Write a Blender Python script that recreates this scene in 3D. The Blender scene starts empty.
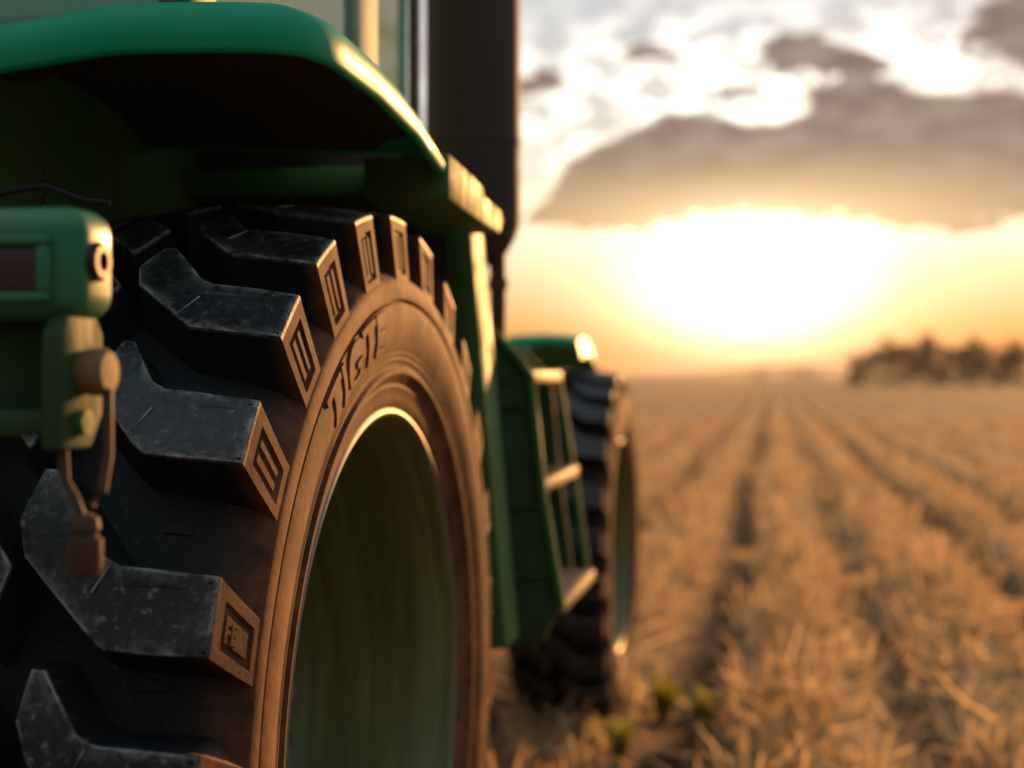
import bpy, bmesh, math, random
import numpy as np
from mathutils import Vector, Matrix
from mathutils.geometry import tessellate_polygon
R = math.radians
random.seed(5); rng = np.random.default_rng(5)
scn = bpy.context.scene
col = scn.collection

# ------------------------------------------------------------------ camera
cam_d = bpy.data.cameras.new('camera'); cam = bpy.data.objects.new('camera', cam_d); col.objects.link(cam)
cam.location = (1.819, -2.433, 1.459); cam.rotation_euler = (R(90), 0, R(10.4))
cam_d.sensor_width = 36; cam_d.lens = 50.0; cam_d.shift_y = -9/1024
cam_d.clip_start = .05; cam_d.clip_end = 9000
cam_d.dof.use_dof = True; cam_d.dof.focus_distance = 1.92; cam_d.dof.aperture_fstop = 2.0
scn.camera = cam

# ------------------------------------------------------------------ light
SUN_AZ, SUN_EL = 15.0, 9.0            # azimuth from the tractor's heading (+Y) towards +X
sd = Vector((math.sin(R(SUN_AZ))*math.cos(R(SUN_EL)), math.cos(R(SUN_AZ))*math.cos(R(SUN_EL)), math.sin(R(SUN_EL))))
sun_d = bpy.data.lights.new('sun', 'SUN'); sun_d.energy = 5.0; sun_d.angle = R(.6); sun_d.color = (1.0, .47, .15)
sun = bpy.data.objects.new('sun', sun_d); col.objects.link(sun); sun.rotation_euler = sd.to_track_quat('Z', 'Y').to_euler()
vs = scn.view_settings
scn.display_settings.display_device = 'sRGB'
vs.view_transform = 'Standard'; vs.look = 'None'; vs.exposure = 0.5; vs.gamma = 1.0; vs.use_curve_mapping = False
scn.cycles.use_denoising = True
scn.cycles.max_bounces = 8; scn.cycles.transparent_max_bounces = 12
scn.cycles.caustics_reflective = False; scn.cycles.caustics_refractive = False
scn.cycles.sample_clamp_indirect = 6.0

class NT:
    """small helper round a node tree"""
    def __init__(s, t): s.t = t; s.n = t.nodes; s.l = t.links
    def new(s, ty, **kw):
        n = s.n.new(ty)
        for k, v in kw.items(): setattr(n, k, v)
        return n
    def put(s, sock, v):
        if isinstance(v, bpy.types.NodeSocket): s.l.new(v, sock)
        elif isinstance(v, (tuple, list)) and len(v) == 3 and sock.type == 'RGBA': sock.default_value = (*v, 1)
        else: sock.default_value = v
    def m(s, op, a, b=None, c=None, clamp=False):
        n = s.new('ShaderNodeMath', operation=op); n.use_clamp = clamp
        for i, v in enumerate((a, b, c)):
            if v is not None: s.put(n.inputs[i], v)
        return n.outputs[0]
    def vm(s, op, a, b=None, sc=None):
        n = s.new('ShaderNodeVectorMath', operation=op); s.put(n.inputs[0], a)
        if b is not None: s.put(n.inputs[1], b)
        if sc is not None: s.put(n.inputs['Scale'], sc)
        return n.outputs[0]
    def mix(s, f, a, b, mode='MIX'):
        n = s.new('ShaderNodeMix', data_type='RGBA', blend_type=mode)
        s.put(n.inputs[0], f); s.put(n.inputs[6], a); s.put(n.inputs[7], b); return n.outputs[2]
    def noise(s, vec, scale, detail=3.0, rough=.5, dist=0.0):
        n = s.new('ShaderNodeTexNoise'); s.put(n.inputs['Scale'], scale); s.put(n.inputs['Detail'], detail)
        s.put(n.inputs['Roughness'], rough); s.put(n.inputs['Distortion'], dist)
        if vec is not None: s.l.new(vec, n.inputs['Vector'])
        return n.outputs[0]
    def sstep(s, v, a, b, lo=0.0, hi=1.0):
        n = s.new('ShaderNodeMapRange', interpolation_type='SMOOTHSTEP')
        s.put(n.inputs[0], v)
        for i, q in zip((1, 2, 3, 4), (a, b, lo, hi)): s.put(n.inputs[i], q)
        return n.outputs[0]
    def ramp(s, f, stops):
        n = s.new('ShaderNodeValToRGB'); s.put(n.inputs[0], f); e = n.color_ramp.elements
        while len(e) < len(stops): e.new(.5)
        for q, (p, c) in zip(e, stops): q.position = p; q.color = (*c, 1)
        return n.outputs[0]

# ------------------------------------------------------------------ sky
W = bpy.data.worlds.new('World'); scn.world = W; W.use_nodes = True
w = NT(W.node_tree); w.n.clear()
tc = w.new('ShaderNodeTexCoord').outputs['Generated']
sep = w.new('ShaderNodeSeparateXYZ'); w.l.new(tc, sep.inputs[0]); dx, dy, dz = sep.outputs
ay = w.m('MAXIMUM', w.m('ABSOLUTE', dy), .2)
U = w.m('DIVIDE', dx, ay); V = w.m('DIVIDE', dz, ay)
front = w.sstep(dy, .05, .6)
sky = w.new('ShaderNodeTexSky', sky_type='NISHITA'); sky.sun_disc = False
sky.sun_elevation = R(SUN_EL); sky.sun_rotation = R(SUN_AZ); sky.air_density = 1.3; sky.dust_density = 1.0; sky.altitude = 50
K = 14.2                                   # sky colours below, for a background strength of .05 at this exposure
def k3(c, g=1.0): return tuple(K*g*x for x in c)
base = w.mix(1.0, sky.outputs[0], (.115, .082, .135), 'MULTIPLY')
def gauss(cx, cy, rx, ry, u=None, v=None):
    a = w.m('POWER', w.m('ABSOLUTE', w.m('DIVIDE', w.m('SUBTRACT', u or U, cx), rx)), 2.0)
    b = w.m('POWER', w.m('ABSOLUTE', w.m('DIVIDE', w.m('SUBTRACT', v or V, cy), ry)), 2.0)
    return w.m('EXPONENT', w.m('MULTIPLY', w.m('ADD', a, b), -1.0))
def addc(c, f, colr, k):
    return w.mix(1.0, c, w.mix(w.m('MULTIPLY', f, front), (0, 0, 0), k3(colr, k)), 'ADD')
# thin bright veil of cloud round the low sun: orange at the horizon, cream above, pale grey higher up
GX, GY = -.0157, .066
g_core = gauss(GX, .062, .066, .036); g_mid = gauss(GX, .060, .15, .068)
veil = w.ramp(w.m('MULTIPLY', V, 1.0), [(0, (.56, .19, .03)), (.015, (.64, .24, .04)), (.034, (.72, .33, .07)), (.07, (.84, .59, .33)), (.092, (.88, .74, .52)), (.15, (.78, .72, .58)), (.25, (.62, .63, .61)), (.5, (.36, .42, .48)), (1, (.2, .26, .36))])
glow = w.mix(w.m('MULTIPLY', front, w.sstep(dz, -.02, .0)), base, w.mix(1.0, base, w.mix(1.0, veil, (K, K, K), 'MULTIPLY'), 'ADD'))
glow = addc(glow, g_mid, (1.0, .72, .38), .62)
# clouds: banks at their own bearings, broken up by noise
pos = w.new('ShaderNodeCombineXYZ'); w.l.new(U, pos.inputs[0]); w.l.new(w.m('MULTIPLY', V, 2.0), pos.inputs[1])
n1 = w.noise(pos.outputs[0], 15.0, 6.0, .62); n2 = w.noise(w.vm('ADD', pos.outputs[0], (3.1, 1.7, .4)), 30.0, 4.0, .55)
n3 = w.noise(w.vm('ADD', pos.outputs[0], (7.7, 2.2, 4.0)), 42.0, 3.0, .5)
wu = w.m('ADD', U, w.m('MULTIPLY', w.m('SUBTRACT', n2, .5), .035)); wv = w.m('ADD', V, w.m('MULTIPLY', w.m('SUBTRACT', n3, .5), .030))
BL = [(-0.095, 0.1480, 0.045, 0.020), (-0.050, 0.1530, 0.034, 0.030), (-0.066, 0.1330, 0.060, 0.016), (0.0183, 0.1427, 0.070, 0.026), (0.060, 0.1600, 0.045, 0.026), (0.0984, 0.1531, 0.0644, 0.036), (0.1694, 0.1508, 0.0774, 0.036),
      (0.105, 0.1160, 0.050, 0.016), (0.050, 0.1250, 0.060, 0.014), (0.2697, 0.1479, 0.1266, 0.0387), (-0.1295, 0.1161, 0.0420, 0.0125), (-0.125, 0.1150, 0.0360, 0.0105), (-0.160, 0.2080, 0.020, 0.0080),
      (0.0183, 0.2204, 0.034, 0.0130), (0.0619, 0.2134, 0.020, 0.0080), (-0.026, 0.1995, 0.0140, 0.0070), (0.1634, 0.2373, 0.0382, 0.0181),
      (0.2275, 0.2295, 0.0633, 0.0302), (-0.085, 0.226, 0.0200, 0.0060)]
f = None
for b in BL:
    q = gauss(*b, u=wu, v=wv); f = q if f is None else w.m('ADD', f, q)
f = w.m('MULTIPLY', f, front)
pst = w.new('ShaderNodeCombineXYZ'); w.l.new(U, pst.inputs[0]); w.l.new(w.m('MULTIPLY', V, 5.0), pst.inputs[1]); n4 = w.noise(pst.outputs[0], 8.0, 4.0, .5)
dens = w.m('ADD', w.m('ADD', w.m('MULTIPLY', f, 1.3), w.m('MULTIPLY', w.sstep(f, .01, .3), w.m('MULTIPLY', w.m('SUBTRACT', n4, .55), 1.8))), w.m('MULTIPLY', w.sstep(f, .01, .18), w.m('ADD', w.m('MULTIPLY', w.m('SUBTRACT', n1, .5), 1.5), w.m('MULTIPLY', w.m('SUBTRACT', n3, .5), 1.1))))
cl = w.sstep(dens, .34, .66)
lit = w.m('MULTIPLY', w.sstep(V, .165, .100), w.sstep(w.m('ABSOLUTE', w.m('SUBTRACT', U, GX)), .30, .03))
ccol = w.mix(lit, k3((.24, .165, .125)), k3((.74, .45, .19)))
ccol = w.mix(w.m('MULTIPLY', w.sstep(n2,   .40, .70), .35), ccol, k3((.46, .35, .26)))
# bright broken puffs above the bank
puff = w.m('MULTIPLY', w.sstep(w.m('ADD', n2, w.m('MULTIPLY', n3, .45)), .64, .80), w.m('MULTIPLY', gauss(-.01, .198, .20, .050), front))
haz = w.m('MULTIPLY', w.sstep(n1, .50, .36), gauss(.04, .21, .22, .045))
lay = w.mix(w.m('MULTIPLY', w.m('MULTIPLY', haz, front), .75), glow, k3((.52, .51, .48)))
lay = addc(lay, puff, (1.0, .92, .78), 1.3)
rim_ = w.m('MULTIPLY', w.m('MULTIPLY', w.sstep(dens, .10, .32), w.sstep(dens, .56, .34)), w.m('MULTIPLY', gauss(GX, .12, .24, .10), front))
lay = addc(lay, rim_, (1.0, .78, .46), .8)
sk = w.mix(w.m('MULTIPLY', cl, .94), lay, ccol)
sk = addc(sk, gauss(GX+.03, .10, .20, .048), (1.0, .68, .36), .34)
sk = addc(sk, g_core, (1.0, .86, .58), 3.0)
# unseen pale cloud over the rest of the sky, brightened as cool fill light
back = w.m('MULTIPLY', w.sstep(n1, .30, .62, .55, 1.0), w.m('MULTIPLY', w.m('SUBTRACT', 1.0, front), w.sstep(dz, -.02, .06)))
top_ = w.sstep(dz, .05, .85, .16, 1.0)
sk = w.mix(back, sk, w.mix(1.0, k3((.60, .69, .74)), w.mix(top_, (0, 0, 0), (1, 1, 1)), 'MULTIPLY'))
bg = w.new('ShaderNodeBackground'); w.put(bg.inputs[0], sk); bg.inputs[1].default_value = .05
out = w.new('ShaderNodeOutputWorld'); w.l.new(bg.outputs[0], out.inputs[0])

# ------------------------------------------------------------------ scene helpers
def tag(o, label=None, cat=None, group=None, kind=None):
    if label: o['label'] = label
    if cat: o['category'] = cat
    if group: o['group'] = group
    if kind: o['kind'] = kind
    return o
def empty(name, loc):
    o = bpy.data.objects.new(name, None); col.objects.link(o); o.location = loc; o.empty_display_size = .2; return o

class MB:
    """collects shapes and links them as ONE mesh object"""
    def __init__(s): s.v = []; s.f = []; s.mi = []; s.at = {}
    def add(s, vs, fs, mi=0, **at):
        k = len(s.v); s.v += [tuple(map(float, q)) for q in vs]
        for q in fs: s.f.append(tuple(i+k for i in q)); s.mi.append(mi)
        for name in set(s.at) | set(at):
            a = s.at.setdefault(name, [0.0]*k)
            val = at.get(name, 0.0)
            a += list(val) if hasattr(val, '__len__') else [val]*len(vs)
    def bm(s, bm, mi=0, **at):
        bm.verts.index_update(); s.add([q.co[:] for q in bm.verts], [[q.index for q in fc.verts] for fc in bm.faces], mi, **at); bm.free()
    def box(s, lo, hi, bev=.006, mi=0, seg=2, mat=None, **at):
        bm = bmesh.new(); bmesh.ops.create_cube(bm, size=1)
        c = [(a+b)/2 for a, b in zip(lo, hi)]; d = [abs(b-a) for a, b in zip(lo, hi)]
        for q in bm.verts: q.co = Vector([q.co[i]*d[i]+c[i] for i in range(3)])
        if bev: bmesh.ops.bevel(bm, geom=bm.edges[:], offset=min(bev, min(d)*.45), segments=seg, affect='EDGES', profile=.5)
        if mat: bm.transform(mat)
        s.bm(bm, mi, **at)
    def prism(s, poly, axis, a, b, bev=.005, mi=0, seg=2, **at):
        """polygon extruded along an axis (0 X, 1 Y, 2 Z)"""
        bm = bmesh.new()
        def P(p, t): q = list(p); q.insert(axis, t); return q
        f0 = bm.faces.new([bm.verts.new(P(p, a)) for p in poly])
        r = bmesh.ops.extrude_face_region(bm, geom=[f0])
        for q in r['geom']:
            if isinstance(q, bmesh.types.BMVert): q.co[axis] = b
        bmesh.ops.recalc_face_normals(bm, faces=bm.faces[:])
        if bev: bmesh.ops.bevel(bm, geom=bm.edges[:], offset=bev, segments=seg, affect='EDGES', profile=.5)
        s.bm(bm, mi, **at)
    def lathe(s, prof, axis=0, c=(0, 0, 0), n=96, mi=0, mis=None, **at):
        """profile of (along axis, radius) turned round an axis through c"""
        vs = []; fs = []; m = []
        for (a, r) in prof:
            for j in range(n):
                t = 2*math.pi*j/n; q = [r*math.cos(t), r*math.sin(t)]; q.insert(axis, a); vs.append([q[i]+c[i] for i in range(3)])
        k = len(s.v)
        for i in range(len(prof)-1):
            for j in range(n):
                fs.append((i*n+j, i*n+(j+1) % n, (i+1)*n+(j+1) % n, (i+1)*n+j)); m.append(mis[i] if mis else mi)
        f0 = len(s.mi); s.add(vs, fs, mi, **at); s.mi[f0:] = m
    def tube(s, pts, rad, n=10, mi=0, **at):
        pts = [Vector(p) for p in pts]; rad = rad if hasattr(rad, '__len__') else [rad]*len(pts)
        vs = []; fs = []
        for i, p in enumerate(pts):
            t = (pts[min(i+1, len(pts)-1)]-pts[max(i-1, 0)]).normalized()
            a = t.cross(Vector((0, 0, 1)) if abs(t.z) < .9 else Vector((1, 0, 0))).normalized(); b = t.cross(a)
            for j in range(n):
                q = 2*math.pi*j/n; vs.append(p+(a*math.cos(q)+b*math.sin(q))*rad[i])
        for i in range(len(pts)-1):
            for j in range(n): fs.append((i*n+j, i*n+(j+1) % n, (i+1)*n+(j+1) % n, (i+1)*n+j))
        fs.append(tuple(range(n))[::-1]); fs.append(tuple((len(pts)-1)*n+j for j in range(n)))
        s.add(vs, fs, mi, **at)
    def mesh(s, name, mats, ang=35):
        me = bpy.data.meshes.new(name); me.from_pydata(s.v, [], s.f)
        for m in (mats if isinstance(mats, (list, tuple)) else [mats]): me.materials.append(m)
        me.polygons.foreach_set('material_index', s.mi)
        for k, a in s.at.items():
            at = me.attributes.new(k, 'FLOAT', 'POINT'); at.data.foreach_set('value', a)
        bm = bmesh.new(); bm.from_mesh(me); bmesh.ops.recalc_face_normals(bm, faces=bm.faces[:]); bm.to_mesh(me); bm.free()
        me.polygons.foreach_set('use_smooth', [True]*len(me.polygons)); me.set_sharp_from_angle(angle=R(ang)); me.update()
        return me
    def build(s, name, mats, parent=None, loc=(0, 0, 0), ang=35):
        o = bpy.data.objects.new(name, s.mesh(name, mats, ang)); col.objects.link(o); o.location = loc
        if parent: o.parent = parent
        return o

# ------------------------------------------------------------------ materials
def material(name):
    m = bpy.data.materials.new(name); m.use_nodes = True; t = NT(m.node_tree); t.n.clear()
    b = t.new('ShaderNodeBsdfPrincipled'); o = t.new('ShaderNodeOutputMaterial'); t.l.new(b.outputs[0], o.inputs[0])
    return m, t, b
def bump(t, b, h, strength=.3, dist=.002):
    n = t.new('ShaderNodeBump'); n.inputs['Strength'].default_value = strength; n.inputs['Distance'].default_value = dist
    t.put(n.inputs['Height'], h); t.l.new(n.outputs[0], b.inputs['Normal'])
def obj_co(t): return t.new('ShaderNodeTexCoord').outputs['Object']

def mat_rubber():
    m, t, b = material('tyre_rubber'); co = obj_co(t)
    dust = t.new('ShaderNodeAttribute', attribute_name='dust').outputs['Fac']; wear = t.new('ShaderNodeAttribute', attribute_name='wear').outputs['Fac']
    nf = t.noise(co, 90, 5, .6); nm = t.noise(co, 14, 5, .6); nl = t.noise(co, 4, 3, .5); ng = t.noise(co, 420, 2, .5)
    c = t.mix(nm, (.004, .006, .008), (.010, .0135, .017))
    # pale scuffs along worn lug edges, and flecks of dried mud
    wm = t.m('MULTIPLY', wear, t.sstep(t.m('ADD', t.m('MULTIPLY', nf, .6), t.m('MULTIPLY', nm, .5)), .46, .66))
    top = t.sstep(wear, .02, .12, .25, 1.0)
    c = t.mix(t.m('MULTIPLY', wm, .6), c, (.27, .28, .27))
    fl = t.m('MULTIPLY', t.m('MULTIPLY', t.sstep(nf, .60, .69), t.sstep(nl, .38, .60)), top)
    sc = t.noise(t.vm('MULTIPLY', co, (140, 25, 25)), 1.0, 3, .6); sc2 = t.noise(t.vm('MULTIPLY', co, (30, 170, 30)), 1.0, 3, .6)
    fl = t.m('ADD', fl, t.m('MULTIPLY', t.m('MULTIPLY', t.sstep(t.m('MAXIMUM', sc, sc2), .68, .76), t.sstep(nm, .45, .62)), top), clamp=True)
    c = t.mix(t.m('MULTIPLY', fl, .7), c, (.20, .20, .19))
    film = t.m('MULTIPLY', t.sstep(t.noise(co, 6, 6, .65), .40, .75), t.m('MULTIPLY', top, .16))
    c = t.mix(film, c, (.055, .060, .064))
    el = t.m('MULTIPLY', t.sstep(wear, .70, .95), t.sstep(nm, .36, .58))
    c = t.mix(t.m('MULTIPLY', el, .8), c, (.34, .35, .35))
    # dry field dust on the sidewall
    dc = t.mix(t.sstep(t.noise(co, 11, 7, .72), .32, .70), (.055, .019, .007), (.21, .082, .030)); dc = t.mix(t.m('MULTIPLY', t.sstep(ng, .5, .75), .35), dc, (.07, .032, .016))
    df = t.m('MULTIPLY', dust, t.sstep(t.m('ADD', t.m('MULTIPLY', nm, .5), t.m('MULTIPLY', nf, .4)), .18, .48, .55, 1.0))
    c = t.mix(df, c, dc); t.put(b.inputs['Base Color'], c)
    t.put(b.inputs['Roughness'], t.m('ADD', t.m('MULTIPLY', nm, .22), t.m('SUBTRACT', t.m('ADD', .52, t.m('MULTIPLY', dust, .2)), t.m('MULTIPLY', top, .20))))
    t.put(b.inputs['Specular IOR Level'], t.m('ADD', .10, t.m('MULTIPLY', top, .34)))
    bump(t, b, t.m('ADD', t.m('MULTIPLY', nf, .6), t.m('MULTIPLY', ng, .4)), .35, .003)
    return m
def mat_paint(name, c1, c2, rough=.32, dust=.35, dcol=(.24, .17, .10), coat=.3, spec=.5):
    m, t, b = material(name); co = obj_co(t)
    n = t.noise(co, 7, 5, .6); nf = t.noise(co, 60, 4, .6); ns = t.noise(t.vm('MULTIPLY', co, (1, 1, .15)), 24, 4, .6)
    c = t.mix(n, c1, c2)
    d = t.m('MULTIPLY', t.sstep(t.m('ADD', t.m('MULTIPLY', n, .6), t.m('MULTIPLY', ns, .5)), .45, .8), dust)
    c = t.mix(d, c, dcol); c = t.mix(t.m('MULTIPLY', t.sstep(nf, .66, .72), dust*.8), c, tuple(x*.6 for x in dcol))
    t.put(b.inputs['Base Color'], c); t.put(b.inputs['Roughness'], t.m('ADD', rough, t.m('MULTIPLY', d, .8)))
    b.inputs['Specular IOR Level'].default_value = spec; b.inputs['Coat Weight'].default_value = coat; b.inputs['Coat Roughness'].default_value = .18
    bump(t, b, nf, .06, .002); return m
def mat_plain(name, c, rough=.5, metal=0.0, var=.35, scale=25, bmp=.1):
    m, t, b = material(name); co = obj_co(t); n = t.noise(co, scale, 5, .6)
    t.put(b.inputs['Base Color'], t.mix(n, tuple(x*(1-var) for x in c), tuple(x*(1+var) for x in c)))
    t.put(b.inputs['Roughness'], t.m('ADD', rough-.1, t.m('MULTIPLY', n, .2))); b.inputs['Metallic'].default_value = metal
    bump(t, b, n, bmp, .002); return m
M = {}
M['rubber'] = mat_rubber()
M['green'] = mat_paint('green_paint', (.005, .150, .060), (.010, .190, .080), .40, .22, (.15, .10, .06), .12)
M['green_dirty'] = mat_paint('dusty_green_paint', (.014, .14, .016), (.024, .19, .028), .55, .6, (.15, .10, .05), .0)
M['green_dark'] = mat_paint('grimy_shaded_green', (.006, .050, .010), (.012, .075, .016), .65, .5, (.05, .035, .02), .0)  # green darkened to paint in the shade on recessed parts, grime over it
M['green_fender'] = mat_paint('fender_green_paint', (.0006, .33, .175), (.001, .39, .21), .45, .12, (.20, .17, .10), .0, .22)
m, t, b = material('rim_paint'); co = obj_co(t)
st = t.noise(t.vm('MULTIPLY', co, (55, 3, 3)), 1.0, 4, .65); n_ = t.noise(co, 9, 5, .65)  # streaks in the barrel colour stand in for reflections
c = t.mix(t.sstep(st, .35, .7), (.075, .100, .022), (.15, .180, .050)); c = t.mix(t.m('MULTIPLY', t.sstep(n_, .45, .75), .6), c, (.12, .115, .065))
t.put(b.inputs['Base Color'], c); t.put(b.inputs['Roughness'], t.m('ADD', .3, t.m('MULTIPLY', n_, .3))); bump(t, b, st, .12, .003); M['rim'] = m
M['steel'] = mat_plain('worn_steel', (.24, .23, .21), .58, .8, .35, 40)
M['step'] = mat_plain('dusty_lit_step_plate', (.26, .19, .11), .6, .3, .5, 40, .3)  # dusty steel, its colour warmed to paint in orange light on the treads
M['dark'] = mat_plain('dark_metal', (.035, .030, .028), .5, .3, .35, 20)
M['matt_black'] = mat_plain('matt_black_paint', (.036, .027, .023), .75, .0, .3, 12)
M['black'] = mat_plain('black_rubber_seal', (.012, .012, .012), .6)
M['rust'] = mat_plain('rusty_iron', (.075, .042, .026), .65, .3, .5, 60, .3)
M['interior'] = mat_plain('cab_interior', (.05, .055, .05), .8)
def mat_glass():
    m = bpy.data.materials.new('tinted_glass'); m.use_nodes = True; t = NT(m.node_tree); t.n.clear()
    tr = t.new('ShaderNodeBsdfTransparent'); tr.inputs[0].default_value = (.50, .80, .66, 1)
    gl = t.new('ShaderNodeBsdfGlossy'); gl.inputs['Roughness'].default_value = .04; gl.inputs[0].default_value = (.9, 1, .95, 1)
    df = t.new('ShaderNodeBsdfDiffuse'); df.inputs[0].default_value = (.40, .62, .52, 1)
    mx = t.new('ShaderNodeMixShader'); fr = t.new('ShaderNodeFresnel'); fr.inputs[0].default_value = 1.5
    t.put(mx.inputs[0], t.m('MULTIPLY', fr.outputs[0], 1.0, clamp=True)); t.l.new(tr.outputs[0], mx.inputs[1]); t.l.new(gl.outputs[0], mx.inputs[2])
    m2 = t.new('ShaderNodeMixShader'); t.put(m2.inputs[0], t.m('ADD', .15, t.m('MULTIPLY', t.noise(obj_co(t), 4, 5, .6), .55))); t.l.new(mx.outputs[0], m2.inputs[1]); t.l.new(df.outputs[0], m2.inputs[2])
    o = t.new('ShaderNodeOutputMaterial'); t.l.new(m2.outputs[0], o.inputs[0]); return m
M['glass'] = mat_glass()
m, t, b = material('lamp_lens'); co = obj_co(t)
t.put(b.inputs['Base Color'], t.mix(t.noise(co, 30, 3), (.026, .018, .015), (.055, .036, .029))); b.inputs['Roughness'].default_value = .3; M['lens'] = m

def mat_soil():
    m, t, b = material('stubble_soil'); co = obj_co(t)
    n1 = t.noise(co, 1.4, 6, .65); n2 = t.noise(co, 16, 5, .7); n3 = t.noise(co, .12, 4, .6)
    fr = t.new('ShaderNodeAttribute', attribute_name='furrow').outputs['Fac']
    straw = t.mix(n2, (.30, .185, .09), (.60, .42, .22)); soil = t.mix(n2, (.026, .015, .009), (.06, .035, .02))
    k = t.m('MULTIPLY', fr, t.sstep(n1, .25, .6, .55, 1.0)); k = t.m('ADD', k, t.m('MULTIPLY', t.sstep(n2, .5, .72), .25), clamp=True)
    c = t.mix(k, straw, soil); c = t.mix(t.m('MULTIPLY', n3, .35), c, (.27, .16, .08))
    t.put(b.inputs['Base Color'], c); b.inputs['Roughness'].default_value = .95; b.inputs['Specular IOR Level'].default_value = .1
    bump(t, b, n2, .9, .06); return m
M['soil'] = mat_soil()
def mat_leafy(name, c1, c2, trans, scale=3):
    m = bpy.data.materials.new(name); m.use_nodes = True; t = NT(m.node_tree); t.n.clear()
    at = t.new('ShaderNodeAttribute', attribute_name='tint').outputs['Fac']
    c = t.mix(t.m('ADD', t.m('MULTIPLY', at, .75), t.m('MULTIPLY', t.noise(obj_co(t), scale, 3), .3), clamp=True), c1, c2)
    d = t.new('ShaderNodeBsdfDiffuse'); t.put(d.inputs[0], c); tr = t.new('ShaderNodeBsdfTranslucent'); t.put(tr.inputs[0], c)
    g = t.new('ShaderNodeBsdfGlossy'); g.inputs['Roughness'].default_value = .45; g.inputs[0].default_value = (1, .95, .85, 1)
    a = t.new('ShaderNodeMixShader'); a.inputs[0].default_value = trans; t.l.new(d.outputs[0], a.inputs[1]); t.l.new(tr.outputs[0], a.inputs[2])
    e = t.new('ShaderNodeMixShader'); e.inputs[0].default_value = .05; t.l.new(a.outputs[0], e.inputs[1]); t.l.new(g.outputs[0], e.inputs[2])
    o = t.new('ShaderNodeOutputMaterial'); t.l.new(e.outputs[0], o.inputs[0]); return m
M['straw'] = mat_leafy('dry_straw', (.15, .072, .027), (.95, .69, .36), .5)
M['leaf'] = mat_leafy('tree_leaves', (.014, .013, .006), (.040, .034, .014), .10, .5)
M['weed'] = mat_leafy('weed_leaves', (.045, .10, .010), (.50, .42, .04), .45)
M['bark'] = mat_plain('bark', (.09, .065, .045), .9)
M['hill'] = mat_plain('far_hill', (.10, .085, .045), .95, 0, .3, .02)

# ------------------------------------------------------------------ the field (structure)
FURROWS = [(.50+.96*k, q) for k, q in zip(range(-14, 46), [1.0, .8, .9, .7, 1.0]*12)]
STR = {0: 1.3, 1: 1.25, 2: .9, 3: 1.2, 4: 1.0, -1: 1.0}
FUR = [(x, STR.get(round((x-.5)/.96), q)) for x, q in FURROWS]
def furrow(x, y):
    s = np.zeros_like(x)
    for fx, q in FUR:
        wob = .05*np.sin(y*.35+fx*3)
        s = np.maximum(s, q*np.exp(-((x-fx-wob)/.20)**2))
    return np.clip(s, 0, 1.25)
def lump(x, y): return .016*np.sin(x*5.1+1.3*np.sin(y*3.7))*np.sin(y*6.3+2*np.sin(x*2.9)) + .012*np.sin(x*13+y*9)*np.sin(y*15-x*7)
def ground_z(x, y):
    fade = np.clip(1.2-y/60, .25, 1)
    return (-.11*furrow(x, y)+lump(x, y)*fade)*np.clip((np.abs(x)+.2), 1, 1)
def grid_mesh(name, xs, ys, zf, mat, attr=None):
    X, Y = np.meshgrid(xs, ys); Zz = zf(X, Y); co = np.stack([X, Y, Zz], -1).reshape(-1, 3); nx, ny = len(xs), len(ys)
    i = np.arange((ny-1)*nx).reshape(ny-1, nx)[:, :-1].ravel(); f = np.stack([i, i+1, i+nx+1, i+nx], 1)
    me = bpy.data.meshes.new(name); me.vertices.add(len(co)); me.vertices.foreach_set('co', co.ravel())
    me.loops.add(f.size); me.loops.foreach_set('vertex_index', f.ravel().astype(np.int32)); me.polygons.add(len(f))
    me.polygons.foreach_set('loop_start', np.arange(0, f.size, 4, dtype=np.int32)); me.polygons.foreach_set('loop_total', np.full(len(f), 4, np.int32))
    me.polygons.foreach_set('use_smooth', np.ones(len(f), bool)); me.update(calc_edges=True)
    if attr is not None:
        a = me.attributes.new('furrow', 'FLOAT', 'POINT'); a.data.foreach_set('value', attr(X, Y).ravel().astype(np.float32))
    me.materials.append(mat); o = bpy.data.objects.new(name, me); col.objects.link(o); return o
xs = np.concatenate([np.array([-3500, -1500, -600, -200, -80, -40]), np.arange(-14, 44, .08), np.array([60, 100, 240, 700, 1600, 3500])])
ys = np.concatenate([np.array([-600, -200, -60, -20]), np.arange(-8, 18, .10), np.arange(18, 60, .5), np.arange(60, 400, 8.), np.array([500, 700, 1000, 1600, 2500, 4000, 6000])])
def fz(X, Y): return np.where((X > -14) & (X < 44), ground_z(X, Y), 0)
tag(grid_mesh('field', xs, ys, fz, M['soil'], lambda X, Y: np.where((X > -14) & (X < 44), furrow(X, Y), .35)), kind='structure')
hx = np.arange(-1600, 900, 40.)
def hz(X, Y): return -2+(15+6*np.sin(X*.006)+3*np.sin(X*.017+1))*np.exp(-((Y-2100)/160)**2)*np.clip((500-X)/500, .12, 1)
tag(grid_mesh('hills', hx, np.arange(1700, 2500, 40.), hz, M['hill']), kind='structure')

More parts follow.
